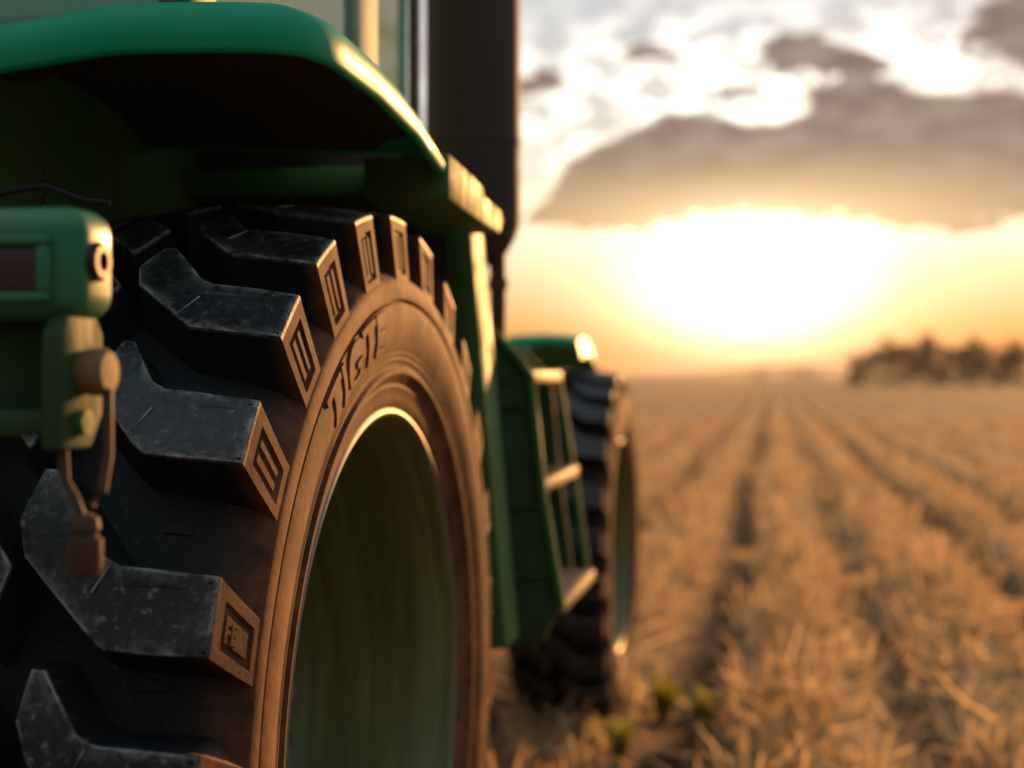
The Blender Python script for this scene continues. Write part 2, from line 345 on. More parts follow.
# ------------------------------------------------------------------ stubble (nobody could count it)
def strips(name, base, dirv, length, width, tint, mat, curl):
    """many bent straw blades, three cross lines each, as one mesh"""
    n = len(base); d = dirv/np.linalg.norm(dirv, axis=1, keepdims=True)
    side = np.cross(d, rng.normal(size=(n, 3))); side /= np.linalg.norm(side, axis=1, keepdims=True)
    bend = rng.normal(size=(n, 3))*curl[:, None]*length[:, None]
    rows = []
    for k, (t, wd) in enumerate(((0, 1), (.55, .85), (1, .45))):
        c = base+d*(length*t)[:, None]+bend*(t*t); 
        rows += [c-side*(width*wd/2)[:, None], c+side*(width*wd/2)[:, None]]
    co = np.stack(rows, 1).reshape(-1, 3); b = np.arange(n)[:, None]*6
    f = np.concatenate([b+np.array([0, 1, 3, 2]), b+np.array([2, 3, 5, 4])], 0)
    me = bpy.data.meshes.new(name); me.vertices.add(len(co)); me.vertices.foreach_set('co', co.ravel())
    me.loops.add(f.size); me.loops.foreach_set('vertex_index', f.ravel().astype(np.int32)); me.polygons.add(len(f))
    me.polygons.foreach_set('loop_start', np.arange(0, f.size, 4, dtype=np.int32)); me.polygons.foreach_set('loop_total', np.full(len(f), 4, np.int32)); me.update(calc_edges=True)
    a = me.attributes.new('tint', 'FLOAT', 'POINT'); a.data.foreach_set('value', np.repeat(tint, 6).astype(np.float32))
    me.materials.append(mat); o = bpy.data.objects.new(name, me); col.objects.link(o); return o
def scatter(n, x0, x1, y0, y1, keep_furrow=.03):
    x = rng.uniform(x0, x1, n); y = rng.uniform(y0, y1, n); fu = np.clip(furrow(x, y), 0, 1)
    k = rng.uniform(size=n) > fu*(1-keep_furrow)
    cl = np.sin(x*4.3+np.sin(y*3.1)*2)*np.sin(y*3.7+np.sin(x*2.3)*2); k &= rng.uniform(size=n) < .55+.75*cl
    x = x[k]; y = y[k]; return np.stack([x, y, ground_z(x, y)], 1)
B = []; Dv = []; L = []; Wd = []; T = []; Cu = []
def straw(pts, stand, lmin, lmax, wmin, wmax):
    n = len(pts); st = rng.uniform(size=n) < stand; az = rng.uniform(0, 2*np.pi, n)
    up = np.where(st, rng.uniform(1.0, 4.0, n), rng.uniform(-.05, .55, n))
    p = pts.copy(); p[:, 2] += np.where(st, -.02, rng.uniform(.0, .09, n))
    B.append(p); Dv.append(np.stack([np.cos(az), np.sin(az), up], 1)); L.append(rng.uniform(lmin, lmax, n)*np.where(st, 1, 1.15)); Wd.append(rng.uniform(wmin, wmax, n))
    T.append(np.clip(rng.normal(.5, .28, n), 0, 1)); Cu.append(np.where(st, .12, .25)*rng.uniform(.2, 1, n))
straw(scatter(44000, -1.5, 7.5, 1.6, 9.5), .6, .08, .26, .007, .022)
straw(scatter(30000, -5, 13, 9.5, 20), .55, .10, .28, .010, .028)
straw(scatter(26000, -9, 24, 20, 45), .55, .12, .28, .015, .04)
straw(scatter(7000, -8, -1.5, -1, 9.5), .5, .08, .26, .008, .022)
straw(scatter(7000, 1.5, 7.5, -3.5, 1.6), .5, .08, .26, .008, .022)
o = strips('straw_stubble', np.concatenate(B), np.concatenate(Dv), np.concatenate(L), np.concatenate(Wd), np.concatenate(T), M['straw'], np.concatenate(Cu))
tag(o, 'dry golden straw stubble standing and lying across the field', 'stubble', kind='stuff')

# ------------------------------------------------------------------ weeds
def weed(x, y, h, n, label):
    r = np.random.default_rng(int(abs(x*1000+y*77))); mb = MB(); z0 = float(ground_z(np.array([x]), np.array([y]))[0])
    for i in range(n):
        a = r.uniform(0, 6.28); l = h*r.uniform(.55, 1.1); lean = r.uniform(.15, .8); wd = .012+.016*r.uniform()
        pts = []; dirv = Vector((math.cos(a), math.sin(a), 0)); sd_ = Vector((-math.sin(a), math.cos(a), 0))
        vs_ = []; tn = []
        for k in range(6):
            t = k/5; p = dirv*(lean*l*t*t*.8+.01)+Vector((0, 0, l*t*(1-.25*lean*t))); ww = wd*math.sin(math.pi*min(.08+t*.92, .999))*1.1+.001
            vs_ += [p-sd_*ww+Vector((0, 0, ww*.4)), p, p+sd_*ww+Vector((0, 0, ww*.4))]; tn += [min(1, .2+.8*t*r.uniform(.6, 1.2))]*3
        fs_ = [q for k in range(5) for q in ((k*3, k*3+1, k*3+4, k*3+3), (k*3+1, k*3+2, k*3+5, k*3+4))]
        mb.add(vs_, fs_, 0, tint=tn)
    o = mb.build('weed', M['weed'], None, (x, y, z0-.01), 80); tag(o, label, 'weed', 'green weeds by the front tyre')
weed(1.33, 4.02, .25, 46, 'bushy green weed with yellow tips right beside the front tyre')
weed(1.52, 3.86, .23, 40, 'green weed in the stubble just right of the one beside the tyre')
weed(1.235, 3.02, .19, 34, 'yellow green weed at the bottom edge, in front of the front tyre')

# ------------------------------------------------------------------ trees on the horizon
def tree(x, y, h, wd, seed, label):
    h *= 1.32; wd *= 1.3
    r = np.random.default_rng(seed); root = empty('tree', (x, y, 0)); tag(root, label, 'tree', 'trees on the horizon')
    tr = MB(); tr.tube([(0, 0, -.2), (.05, 0, h*.25), (-.05, .05, h*.55), (.05, 0, h*.8)], [.22*h/6, .17*h/6, .11*h/6, .04], 8)
    cl = []
    for i in range(18):
        a = r.uniform(0, 6.28); q = r.uniform(.15, .5)*wd; z = h*(r.uniform(.08, .70) if i < 12 else r.uniform(.6, .93))
        k = math.sqrt(max(.05, 1-((z/h-.40)/.52)**2)); c = Vector((math.cos(a)*q*k, math.sin(a)*q*k, z)); cl.append((c, h*r.uniform(.07, .16)*(1 if z < .7*h else .7)))
        tr.tube([(0, 0, h*.25+.2*i/9*h), c*.6+Vector((0, 0, .15*h*.5)), c], [.07*h/6, .045*h/6, .015], 5)
    tr.build('trunk', M['bark'], root)
    mb = MB()
    for c, rad in cl:
        tv = r.uniform(.1, .9)
        for k in range(240):
            d = Vector(r.normal(size=3)).normalized(); p = c+Vector((d.x*1.35, d.y*1.35, d.z))*rad*r.uniform(.25, 1.12)
            a = Vector(r.normal(size=3)).normalized(); bb = a.cross(Vector(r.normal(size=3))).normalized(); s = h*r.uniform(.012, .030)
            mb.add([p-a*s, p+bb*s*.6, p+a*s, p-bb*s*.6], [(0, 1, 2, 3)], 0, tint=float(np.clip(tv+r.normal()*.2, 0, 1)))
    me = mb.mesh('crown', M['leaf']); o = bpy.data.objects.new('crown', me); col.objects.link(o); o.parent = root
TREES = [(861, 190, 3.6, 4.5, 'low bushy tree at the left end of the horizon treeline'),
         (882, 200, 5.2, 5.5, 'rounded tree second from the left end of the horizon treeline'),
         (907, 195, 4.9, 5.0, 'broad tree just left of the tallest part of the treeline'),
         (936, 205, 6.0, 5.5, 'tall tree in the middle of the treeline'),
         (957, 215, 4.4, 4.5, 'shorter tree in the dip of the treeline'),
         (975, 190, 5.4, 4.2, 'narrow dark tree right of the dip in the treeline'),
         (999, 185, 5.0, 5.5, 'wide dark tree near the right edge of the photo'),
         (1022, 198, 4.9, 5.5, 'dark tree at the very right edge of the photo')]
for i, (px, D, h, wd, lb) in enumerate(TREES):
    u = (px-512)/1422; c_, s_ = math.cos(R(10.4)), math.sin(R(10.4)); x = 1.819+D*(u*c_-s_); y = -2.433+D*(u*s_+c_)
    tree(x, y, h, wd, 40+i, lb)
for i, (px, D, h, lb) in enumerate([(872, 215, 2.6, 'low shrub filling the left foot of the treeline'), (921, 214, 2.9, 'low shrub under the tall middle trees of the treeline'), (948, 200, 3.0, 'low shrub in the dip of the treeline'), (968, 222, 2.8, 'low shrub just right of the dip in the treeline'), (990, 212, 3.1, 'low shrub between the two dark right trees'), (1012, 215, 3.0, 'low shrub near the right edge of the photo')]):
    u = (px-512)/1422; tree(1.819+D*(u*c_-s_), -2.433+D*(u*s_+c_), h, 6.5, 90+i, lb)
for i, (px, D, h) in enumerate([(1060, 205, 5.0), (1100, 195, 5.6)]):
    u = (px-512)/1422; tree(1.819+D*(u*c_-s_), -2.433+D*(u*s_+c_), h, 5.5, 60+i, 'dark tree beyond the right end of the treeline')
for i, (px, D, h, lb) in enumerate([(760, 420, 2.6, 'low distant bush under the sun on the horizon'), (806, 380, 3.0, 'low distant bush left of the horizon treeline')]):
    u = (px-512)/1422; tree(1.819+D*(u*c_-s_), -2.433+D*(u*s_+c_), h, 7, 70+i, lb)

# ------------------------------------------------------------------ the tractor
T0 = empty('tractor', (0, 0, 0))
tag(T0, 'green farm tractor seen from behind at its large dusty rear tyre', 'tractor')

# ---- tyre: local x is outward from the tyre's middle, angle runs from forward (+Y) over the top
RT = .892; NL = 26; A0 = 113.4
SIDE = [(.215, .545), (.222, .556), (.226, .57), (.228, .585), (.2300, .588), (.2300, .592), (.229, .594), (.232, .598), (.238, .606), (.2435, .612), (.2435, .618), (.238, .624), (.238, .630), (.2400, .634), (.2412, .6350), (.2412, .6385), (.2402, .6400), (.2418, .646), (.2432, .6470), (.2432, .6500), (.2424, .6510), (.245, .657), (.252, .69), (.2535, .715),
        (.2525, .732), (.252, .7345), (.2465, .7365), (.2465, .7395), (.2525, .7415), (.2535, .745), (.2515, .766), (.249, .775)]
FLOOR = [(.2455, .7785), (.238, .784), (.222, .793), (.19, .808), (.15, .822), (.10, .833), (.05, .840), (0, .842)]
def interp(x, tab):
    x = abs(x); xs_ = [p[0] for p in tab][::-1]; return float(np.interp(x, xs_, [p[1] for p in tab][::-1]))
def carc(x): return interp(x, FLOOR)
def rtop(x): return RT+.017-.021*(abs(x)/.235)**2
def P(x, a, r): return (x, r*math.cos(R(a)), r*math.sin(R(a)))
def side_x(r): return float(np.interp(r, [p[1] for p in SIDE], [p[0] for p in SIDE]))

def lug(mb, outline, a0, sgn=1, shoulder=False, slot=True):
    """outline: (x, angle) polygon of the top face; the first two points are the shoulder edge when shoulder"""
    S = RT*math.pi/180
    pts = [(x, a*S) for x, a in outline]; n0 = len(pts)
    UU = [0, .08, .19, .22, .30, .33, .43, .46, .53, .56, .68, .71, .79, .82, .92, 1.0]
    dense = []; flags = []; us = []
    for i in range(n0):
        p, q = pts[i], pts[(i+1) % n0]; sh = shoulder and i == 0
        if sh: tt = UU[:-1]
        else:
            L_ = math.hypot(q[0]-p[0], q[1]-p[1]); k = max(2, int(L_/.02)); tt = [j/k for j in range(k)]
        for t_ in tt:
            dense.append((p[0]+(q[0]-p[0])*t_, p[1]+(q[1]-p[1])*t_)); flags.append(sh or (shoulder and i == 1 and t_ == 0)); us.append(t_ if sh else (1.0 if i == 1 and t_ == 0 else -1))
    n = len(dense); area = sum(dense[i][0]*dense[(i+1) % n][1]-dense[(i+1) % n][0]*dense[i][1] for i in range(n)); ori = 1 if area > 0 else -1
    def off(d):
        o = []
        for i in range(n):
            a, b_, c = dense[i-1], dense[i], dense[(i+1) % n]
            e1 = np.array([b_[0]-a[0], b_[1]-a[1]]); e2 = np.array([c[0]-b_[0], c[1]-b_[1]]); e1 /= np.linalg.norm(e1)+1e-9; e2 /= np.linalg.norm(e2)+1e-9
            n1_ = np.array([e1[1], -e1[0]])*ori; n2_ = np.array([e2[1], -e2[0]])*ori; mm = n1_+n2_; mm /= max(np.linalg.norm(mm), 1e-6); mm *= 1/max(.5, mm @ n1_)
            o.append((b_[0]+mm[0]*d, b_[1]+mm[1]*d))
        return o
    rings = []   # list of (verts, wear, dust)
    ts = [1.0, .92, .86, .84, .78, .76, .60, .57, .40, .27, .25, .20, .18, .10, .04]
    o_base = off(.017)
    for t_ in ts:                                   # wall rows, foot to top
        row = []; du = []
        for i in range(n):
            if flags[i]:
                b_ = dense[i]; xsw, rsw = .2497, .770; xt, rt = b_[0], rtop(b_[0])-.003
                u_ = us[i]; a_mid = .5*(outline[0][1]+outline[1][1]); aa = b_[1]/S; aa = aa+(a_mid-aa)*.04*t_ + 1.7*t_
                x = xt+(xsw-xt)*t_; r_ = rt+(rsw-rt)*t_
                if .19 < t_ < .85 and .20 < u_ < .81:
                    island = .26 < t_ < .77 and .315 < u_ < .695
                    x -= .0045 if not island else (.0042 if slot and .445 < u_ < .545 else .0015)
                row.append(P(sgn*x, a0+aa, r_)); du.append(1.0)
            else:
                k = t_**1.5 if t_ > .5 else t_*.7; x, s_ = dense[i][0]+(o_base[i][0]-dense[i][0])*k, dense[i][1]+(o_base[i][1]-dense[i][1])*k
                x = max(-.235, min(.238, x)) if not shoulder else min(x, .2475 if dense[i][0] > .2 else x)
                rb = min(carc(x)-.006, rtop(x)-.03) if abs(x) < .24 else .772
                r_ = rtop(dense[i][0])-.003+(rb-rtop(dense[i][0])+.003)*t_
                row.append(P(sgn*x, a0+s_/S, r_)); du.append(.0)
        rings.append((row, [0.0]*n, du))
    for d, dr, we in ((.0, .003, .75), (-.0012, .0008, 1.0), (-.004, 0, .9), (-.012, 0, .34), (-.02, 0, .15)):
        o = off(d); rings.append(([P(sgn*x, a0+s_/S, rtop(x)-dr) for x, s_ in o], [we*random.uniform(.7, 1.0) for _ in range(n)], [0.25 if (flags[i] and d > -.002) else 0.0 for i in range(n)]))
    vs_ = []; we = []; du = []
    for r_, w_, d_ in rings: vs_ += r_; we += w_; du += d_
    fs_ = []
    for k in range(len(rings)-1):
        for i in range(n): j = (i+1) % n; fs_.append((k*n+i, k*n+j, (k+1)*n+j, (k+1)*n+i))
    k = (len(rings)-1)*n
    o = off(-.02)
    for tri in tessellate_polygon([[Vector((x, s_, 0)) for x, s_ in o]]): fs_.append(tuple(k+i for i in tri))
    mb.add(vs_, fs_, 0, wear=we, dust=du)

def make_tyre():
    mb = MB()
    prof = SIDE+FLOOR; full = prof+[(-x, r) for x, r in prof[::-1][1:]]
    # finer floor
    n = 312; vs_ = []; du = []; we = []
    for (x, r) in full:
        dd = 1.0 if (r < .7755 and abs(x) > .2) else (.8 if abs(x) > .235 else (.40 if abs(x) > .215 else (.10 if abs(x) > .17 else 0.0)))
        for j in range(n):
            vs_.append(P(x, 360*j/n, r)); du.append(dd); we.append(0.0)
    fs_ = [(i*n+j, i*n+(j+1) % n, (i+1)*n+(j+1) % n, (i+1)*n+j) for i in range(len(full)-1) for j in range(n)]
    mb.add(vs_, fs_, 0, dust=du, wear=we)
    arms = [(.005, -7.4, -.022, -4.2), (.030, -6.0, .008, -3.0), (-.010, -8.6, -.035, -5.0), (.012, -7.0, -.016, -4.0)]
    for k in range(NL):
        a0 = A0+k*360/NL; tu, au, tl, al = arms[(k*3+1) % 4] if k not in (1, 2, 3) else {1: arms[0], 2: arms[1], 3: arms[2]}[k]
        jit = {1: -1.5, 2: -1.4, 3: .9, 4: .6}.get(k, random.uniform(-.3, .3))
        out_ = [(.233, -.2), (.233, 6.2), (.16, 6.2), (.104, 6.0), (.084, 5.0), (tl+.018, al+4.0), (tl, al+1.0), (tl+.004, al-.6), (tu-.010, au), (tu+.008, au+.1), (.086, -1.3), (.108, -.6)]
        lug(mb, [(x, a+jit) for x, a in out_], a0, 1, True, k != 3)
        # fine moulded crease across the kink
        q0, q1 = P(.098, a0+.2, rtop(.1)+.0006), P(.080, a0+2.6, rtop(.09)+.0006)
        mb.tube([q0, q1], [.0016, .0012], 6, wear=1.0)
        blk = [(-.030, -.2), (-.034, .9), (-.046, 5.2), (-.052, 5.8), (-.118, 1.2), (-.126, .2), (-.108, -5.0), (-.100, -5.6)]
        lug(mb, blk, a0+jit, 1, False)
        lft = [(.233, 0.0), (.233, 5.5), (.168, 5.2), (.150, 4.2), (.150, -.8), (.165, -1.2)]
        lug(mb, lft, a0-6.6, -1, True)
        # short stiffening bar between lugs
        b0 = a0+9.0
        mb.add([P(.12, b0-.8, carc(.12)-.002), P(.12, b0+.8, carc(.12)-.002), P(.16, b0+.7, carc(.16)-.002), P(.16, b0-.7, carc(.16)-.002),
                P(.122, b0-.5, carc(.12)+.003), P(.122, b0+.5, carc(.12)+.003), P(.158, b0+.45, carc(.16)+.003), P(.158, b0-.45, carc(.16)+.003)],
               [(4, 5, 6, 7), (0, 1, 5, 4), (1, 2, 6, 5), (2, 3, 7, 6), (3, 0, 4, 7)], 0, dust=.1)
    return mb
tyre_me = make_tyre().mesh('tyre', M['rubber'], 32)

def make_lettering(*job):
    mb = MB()
    def word(txt, a_start, a_end, r0, r1, thick, bold, sx=side_x):
        cu = bpy.data.curves.new('txt', 'FONT'); cu.body = txt; cu.size = 1; cu.offset = bold; cu.resolution_u = 4
        ob = bpy.data.objects.new('txt', cu); col.objects.link(ob); bpy.context.view_layer.update()
        me = bpy.data.meshes.new_from_object(ob.evaluated_get(bpy.context.evaluated_depsgraph_get())); bm = bmesh.new(); bm.from_mesh(me)
        bmesh.ops.remove_doubles(bm, verts=bm.verts[:], dist=1e-5)
        bmesh.ops.triangulate(bm, faces=bm.faces[:]); bmesh.ops.subdivide_edges(bm, edges=[e for e in bm.edges if e.calc_length() > .25], cuts=2)
        xs_ = [q.co.x for q in bm.verts]; ys_ = [q.co.y for q in bm.verts]; x0, x1, y0, y1 = min(xs_), max(xs_), min(ys_), max(ys_)
        r = bmesh.ops.extrude_face_region(bm, geom=bm.faces[:])
        top = set(q for q in r['geom'] if isinstance(q, bmesh.types.BMVert))
        for q in bm.verts:
            a = a_start+(a_end-a_start)*(q.co.x-x0)/(x1-x0); rr = r0+(r1-r0)*(q.co.y-y0)/(y1-y0)
            if txt == 'FE': a = a_start+(a_end-a_start)*(q.co.y-y0)/(y1-y0); rr = r1+(r0-r1)*(q.co.x-x0)/(x1-x0)
            q.co = Vector(P(sx(rr)+(thick if q in top else -.002), a, rr))
        mb.bm(bm, 0, dust=1.0); bpy.data.objects.remove(ob); bpy.data.meshes.remove(me)
    word(*job)
    return mb.mesh('lettering', M['rubber'], 40)
letter_me = make_lettering('TIGTE', 129.0, 101.5, .660, .733, .0032, .012)
A3 = 113.4+3*360/NL+.9
mark_me = make_lettering('FE', A3+4.7, A3+2.9, .826, .857, .0018, .02, lambda r: .233+(.0167)*(.889-r)/.119-.0016)

RIMP = [(.19, .560), (.212, .556), (.220, .550), (.2225, .543), (.219, .537), (.212, .533), (.196, .530), (.188, .524), (.178, .516), (.150, .506), (.120, .500), (.06, .496), (.03, .492),
        (.022, .480), (-.02, .474), (-.06, .470), (-.10, .455), (-.13, .43)]
def make_rim():
    mb = MB(); mb.lathe(RIMP, 0, (0, 0, 0), 160, mis=[0]*4+[1]*(len(RIMP)-5)); mb.lathe([(-.22, .556), (-.2, .52), (-.05, .50), (.1, .515), (.19, .556)], 0, n=96, mi=1)
    return mb.mesh('rim', [M['steel'], M['rim']], 40)
rim_me = make_rim()
def make_disc():
    mb = MB(); mb.lathe([(-.128, .440), (-.132, .40), (-.11, .33), (-.06, .25), (-.045, .22), (-.045, .14), (-.04, .13), (-.035, .12), (-.03, .10), (-.03, .0)], 0, n=96)
    mb.lathe([(-.128, .44), (-.16, .40), (-.16, .1)], 0, n=96)
    for k in range(10):
        a = 2*math.pi*k/10; c = (0, .18*math.cos(a), .18*math.sin(a)); mb.lathe([(-.05, .02), (-.02, .02), (-.02, .0)], 0, c, 6, 1)
    for k in range(8):
        a = 2*math.pi*(k+.5)/8; c = (0, .40*math.cos(a), .40*math.sin(a)); mb.lathe([(-.14, .035), (-.10, .035), (-.095, .028), (-.095, .0)], 0, c, 8, 0)
    return mb.mesh('rear_wheel', [M['rim'], M['steel']], 40)
disc_me = make_disc()
def wheel(name, loc, s):
    o = bpy.data.objects.new(name, disc_me); col.objects.link(o); o.location = loc; o.scale = (s, s, s); o.parent = T0
    for n_, me in (('tyre', tyre_me), ('rim', rim_me), ('lettering', letter_me), ('size_marking', mark_me)):
        if n_ in ('lettering', 'size_marking') and s < 1: continue
        c = bpy.data.objects.new(n_, me); col.objects.link(c); c.parent = o
    return o
wheel('rear_wheel', (.930, 0, .85), 1.0)
wheel('front_wheel', (.985, 3.707, .722), .832)

# ---- fender: a flat-topped shell with a rolled lip, open below
def make_fender():
    mb = MB(); out_ = []
    for x in np.linspace(.50, .95, 11): out_.append((x, -.663, 0, -1))
    for k in range(1, 18):
        a = math.pi/2*k/18; out_.append((.95+.25*math.sin(a), -.413-.25*math.cos(a), math.sin(a), -math.cos(a)))
    for y in np.linspace(-.413, .24, 22): out_.append((1.20, y, 1, 0))
    def tb(x, y):
        if x < .951: return float(np.interp(x, [.5, .79, .95], [1.852, 1.872, 1.890])), float(np.interp(x, [.5, .79, .95], [1.915, 1.941, 1.960]))
        return float(np.interp(y, [-.663, -.588, -.53, -.48, -.396, -.231, -.107, .031, .106, .19, .3], [1.890, 1.902, 1.908, 1.907, 1.905, 1.903, 1.893, 1.882, 1.866, 1.852, 1.83])), float(np.interp(y, [-.663, -.547, -.396, -.26, -.107, .031, .12, .186, .3], [1.960, 1.978, 1.974, 1.970, 1.957, 1.935, 1.914, 1.890, 1.86]))
    rows = []
    for (x, y, nx, ny) in out_:
        b_, t = tb(x, y); row = []
        for ins, z in ((.022, b_+.03), (.018, b_+.002), (.012, b_-.002), (.004, b_), (.0, b_+.006), (-.001, b_+.5*(t-b_)), (.002, t-.022), (.008, t-.010), (.018, t-.002), (.034, t+.003), (.07, t+.008), (.14, t+.013)):
            row.append((x-nx*ins, y-ny*ins, z))
        xi, yi = (x-nx*.14, y-ny*.14)
        row.append((min(xi, .96)*.5+.25, max(yi, -.42)*.6+.02, t+.018)); row.append((.5, max(yi, -.40)*.5+.05, t+.02))
        rows.append(row)
    m_ = len(rows[0]); vs_ = [q for r_ in rows for q in r_]
    fs_ = [(i*m_+j, (i+1)*m_+j, (i+1)*m_+j+1, i*m_+j+1) for i in range(len(rows)-1) for j in range(m_-1)]
    mb.add(vs_, fs_)
    # inner liner under the deck
    vs2 = []
    for (x, y, nx, ny) in out_:
        b_ = tb(x, y)[0]; vs2 += [(x-nx*.0215, y-ny*.0215, b_+.028), (x-nx*.05, y-ny*.05, b_+.05), (.55+.2*max(0, x-.55), max(y-ny*.2, -.45)*.6, b_+.055), (.5, max(y-ny*.2, -.45)*.6, b_+.055)]
    mb.add(vs2, [(i*4+j, (i+1)*4+j, (i+1)*4+j+1, i*4+j+1) for i in range(len(out_)-1) for j in range(3)], 1)
    return mb.build('rear_fender', [M['green_fender'], M['matt_black']], T0, ang=50)
fender = make_fender()
mb = MB(); mb.prism([(-.64, .95), (-.55, 1.45), (-.62, 1.965), (.30, 1.965), (.9, 1.90), (1.0, 1.5), (.95, .95)], 0, .60, .635, .008); mb.build('fender_side_panel', M['green_dirty'], T0)
mb = MB(); mb.box((.50, .86, .95), (1.06, .885, 1.955), .004); mb.box((.62, .375, 1.81), (1.19, .87, 1.835), .004); mb.build('front_splash_guard', M['matt_black'], T0)
mb = MB(); mb.box((.50, .383, 1.80), (1.12, .403, 1.935), .004); mb.build('fender_gap_blocker', M['matt_black'], T0)  # black plate added to close the gap and block light from the cab glass
# cross beam and stepped end plate carrying the fender
mb = MB(); mb.box((.60, .30, 1.822), (1.04, .38, 1.876), .006); mb.prism([(.235, 1.797), (.235, 1.886), (.47, 1.872), (.56, 1.864), (.575, 1.846), (.765, 1.836), (.765, 1.782), (.60, 1.784)], 0, 1.035, 1.207, .007)
mb.build('fender_bracket', M['green_dirty'], T0)
mb = MB()
bmx = Matrix.Translation((1.115, .985, 1.32)) @ Matrix.Rotation(R(5.2), 4, 'Y').inverted() @ Matrix.Translation((-1.115, -.985, -1.32))
mb.box((1.082, .90, .80), (1.150, 1.06, 1.86), .008, mat=bmx); mb.build('support_post', M['green_dirty'], T0)
mb = MB(); mb.tube([(1.062, .93, 1.84), (1.085, .93, 1.5), (1.12, .93, .8)], .015, 12); mb.build('hydraulic_hose', M['black'], T0)

# ---- exhaust stack
mb = MB(); mb.lathe([(1.655, .022), (1.77, .022), (1.77, .06), (1.785, .085), (1.84, .118), (1.875, .131), (1.90, .135), (2.9, .132), (2.93, .115), (2.95, .05), (3.25, .045), (3.25, .038), (3.0, .038)], 2, (.985, 1.5, 0), 64)
mb.lathe([(2.10, .134), (2.105, .1365), (2.125, .1365), (2.13, .134)], 2, (.985, 1.5, 0), 64)
ex = mb.build('exhaust_stack', M['matt_black'], T0, ang=40)
mb = MB(); mb.tube([(1.055, 1.5, 1.84), (1.057, 1.5, 1.66), (1.05, 1.52, 1.5)], .023, 16); mb.lathe([(1.70, .024), (1.70, .029), (1.73, .029), (1.73, .024)], 2, (1.057, 1.5, 0), 24); mb.build('outlet_pipe', M['rust'], ex)

# ---- fuel tank and steps
PLATE = [(1.02, 1.60), (1.10, 1.575), (1.121, 1.557), (1.184, 1.494), (1.207, 1.446), (1.234, 1.158), (1.274, .857), (1.232, .761), (1.02, .745)]
mb = MB(); mb.prism([(1.2, .74), (1.2, 1.42), (1.30, 1.505), (1.42, 1.52), (2.35, 1.50), (2.45, 1.40), (2.45, .95), (2.30, .78)], 0, .45, 1.02, .02, seg=3)
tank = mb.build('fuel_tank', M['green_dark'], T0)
mb = MB(); mb.prism(PLATE, 1, 1.195, 1.222, .006); mb.prism([(x-.052, z-.02) for x, z in PLATE[1:]], 1, 1.86, 1.88, .006)
for z, x1 in ((1.38, 1.195), (1.12, 1.215), (.94, 1.245)): mb.box((1.035, 1.186, z-.009), (x1, 1.197, z+.009), .003)
for x, z in ((1.06, 1.50), (1.14, 1.45), (1.06, 1.25), (1.19, 1.25), (1.06, 1.03), (1.21, 1.03), (1.07, .82), (1.23, .82)): mb.lathe([(1.196, .012), (1.188, .012), (1.187, 0)], 1, (x, 0, z), 6)
mb.tube([(1.03, 1.21, .95), (1.03, 1.87, .95)], .02, 10); mb.tube([(1.03, 1.21, 1.35), (1.03, 1.87, 1.35)], .02, 10)
mb.prism([(1.085, 1.44), (1.10, 1.44), (1.175, .80), (1.16, .80)], 1, 1.225, 1.858, .003)
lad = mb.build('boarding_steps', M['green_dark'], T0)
mb = MB(); mb.tube([(1.095, 1.185, 1.575), (1.115, 1.185, 1.562), (1.175, 1.185, 1.500), (1.205, 1.185, 1.455), (1.235, 1.185, 1.16), (1.285, 1.185, .86)], .011, 10); mb.build('handrail', M['green_dirty'], lad)
mb = MB(); mb.tube([(1.172, 1.845, 1.46), (1.222, 1.845, 1.16), (1.262, 1.845, .875)], .012, 10); mb.build('handrail', M['green_dirty'], lad)
for (xo, z, xi) in ((1.19, 1.470, 1.10), (1.240, 1.185, 1.145), (1.290, .872, 1.17)):
    mb = MB(); mb.box((xi, 1.205, z-.032), (xo, 1.84, z), .006)
    for k in range(9): y = 1.24+k*.07; mb.box((xi+.012, y, z-.001), (xo-.012, y+.014, z+.004), .002)
    mb.build('tread', M['step'], lad)

# ---- chassis, hood, cab
mb = MB(); mb.box((-.35, -.4, .62), (.35, 1.6, 1.15), .03); mb.box((-.26, 1.4, .62), (.26, 4.1, .98), .03); mb.lathe([(-.62, .13), (.62, .13), (.80, .11), (.80, .0)], 0, (0, 0, .85), 32)
mb.lathe([(-.85, .09), (.85, .09), (.86, .0)], 0, (0, 3.707, .722), 24); mb.box((-.3, 3.5, .66), (.3, 3.9, .84), .03); mb.box((.3, 2.3, .55), (.75, 3.1, .95), .03)
mb.build('chassis', M['dark'], T0)
mb = MB(); mb.prism([(-.36, .95), (-.40, 1.35), (-.30, 1.62), (-.15, 1.69), (.15, 1.69), (.30, 1.62), (.40, 1.35), (.36, .95)], 1, 1.25, 4.35, .03, seg=3); mb.build('hood', M['green'], T0)
mb = MB()
mb.box((-.95, -.35, 1.0), (.60, 1.0, 1.55), .03)
for (x, y, wx, wy) in ((.93, -.42, .05, .12), (-.93, .62, .05, .30), (-.93, -.42, .05, .12)):
    mb.box((x-wx/2, y, 1.5 if y > 0 else 1.98), (x+wx/2, y+wy, 2.86), .012)
mb.box((-1.0, -.55, 2.86), (1.0, 1.15, 3.06), .05, seg=3); mb.box((.56, -.40, 1.985), (.94, .62, 2.02), .01); mb.box((-.94, -.40, 1.50), (-.56, .62, 2.02), .01)
mb.box((-.955, .90, 1.2), (.90, .94, 1.7), .01)
cab = mb.build('cab', mat_paint('cab_paint', (.035, .10, .075), (.05, .13, .095), .6, .2, (.12, .11, .08), 0), T0)
mb = MB(); mb.box((.945, .923, 1.9), (.965, .975, 2.86), .006); mb.build('door_seal', M['black'], cab)
mb = MB(); mb.box((.935, .455, 2.0), (.962, .60, 2.86), .008); mb.build('door_frame', mat_plain('frame_highlight', (.50, .60, .50), .75), cab)  # pale strip paints in the bright reflection along the door frame
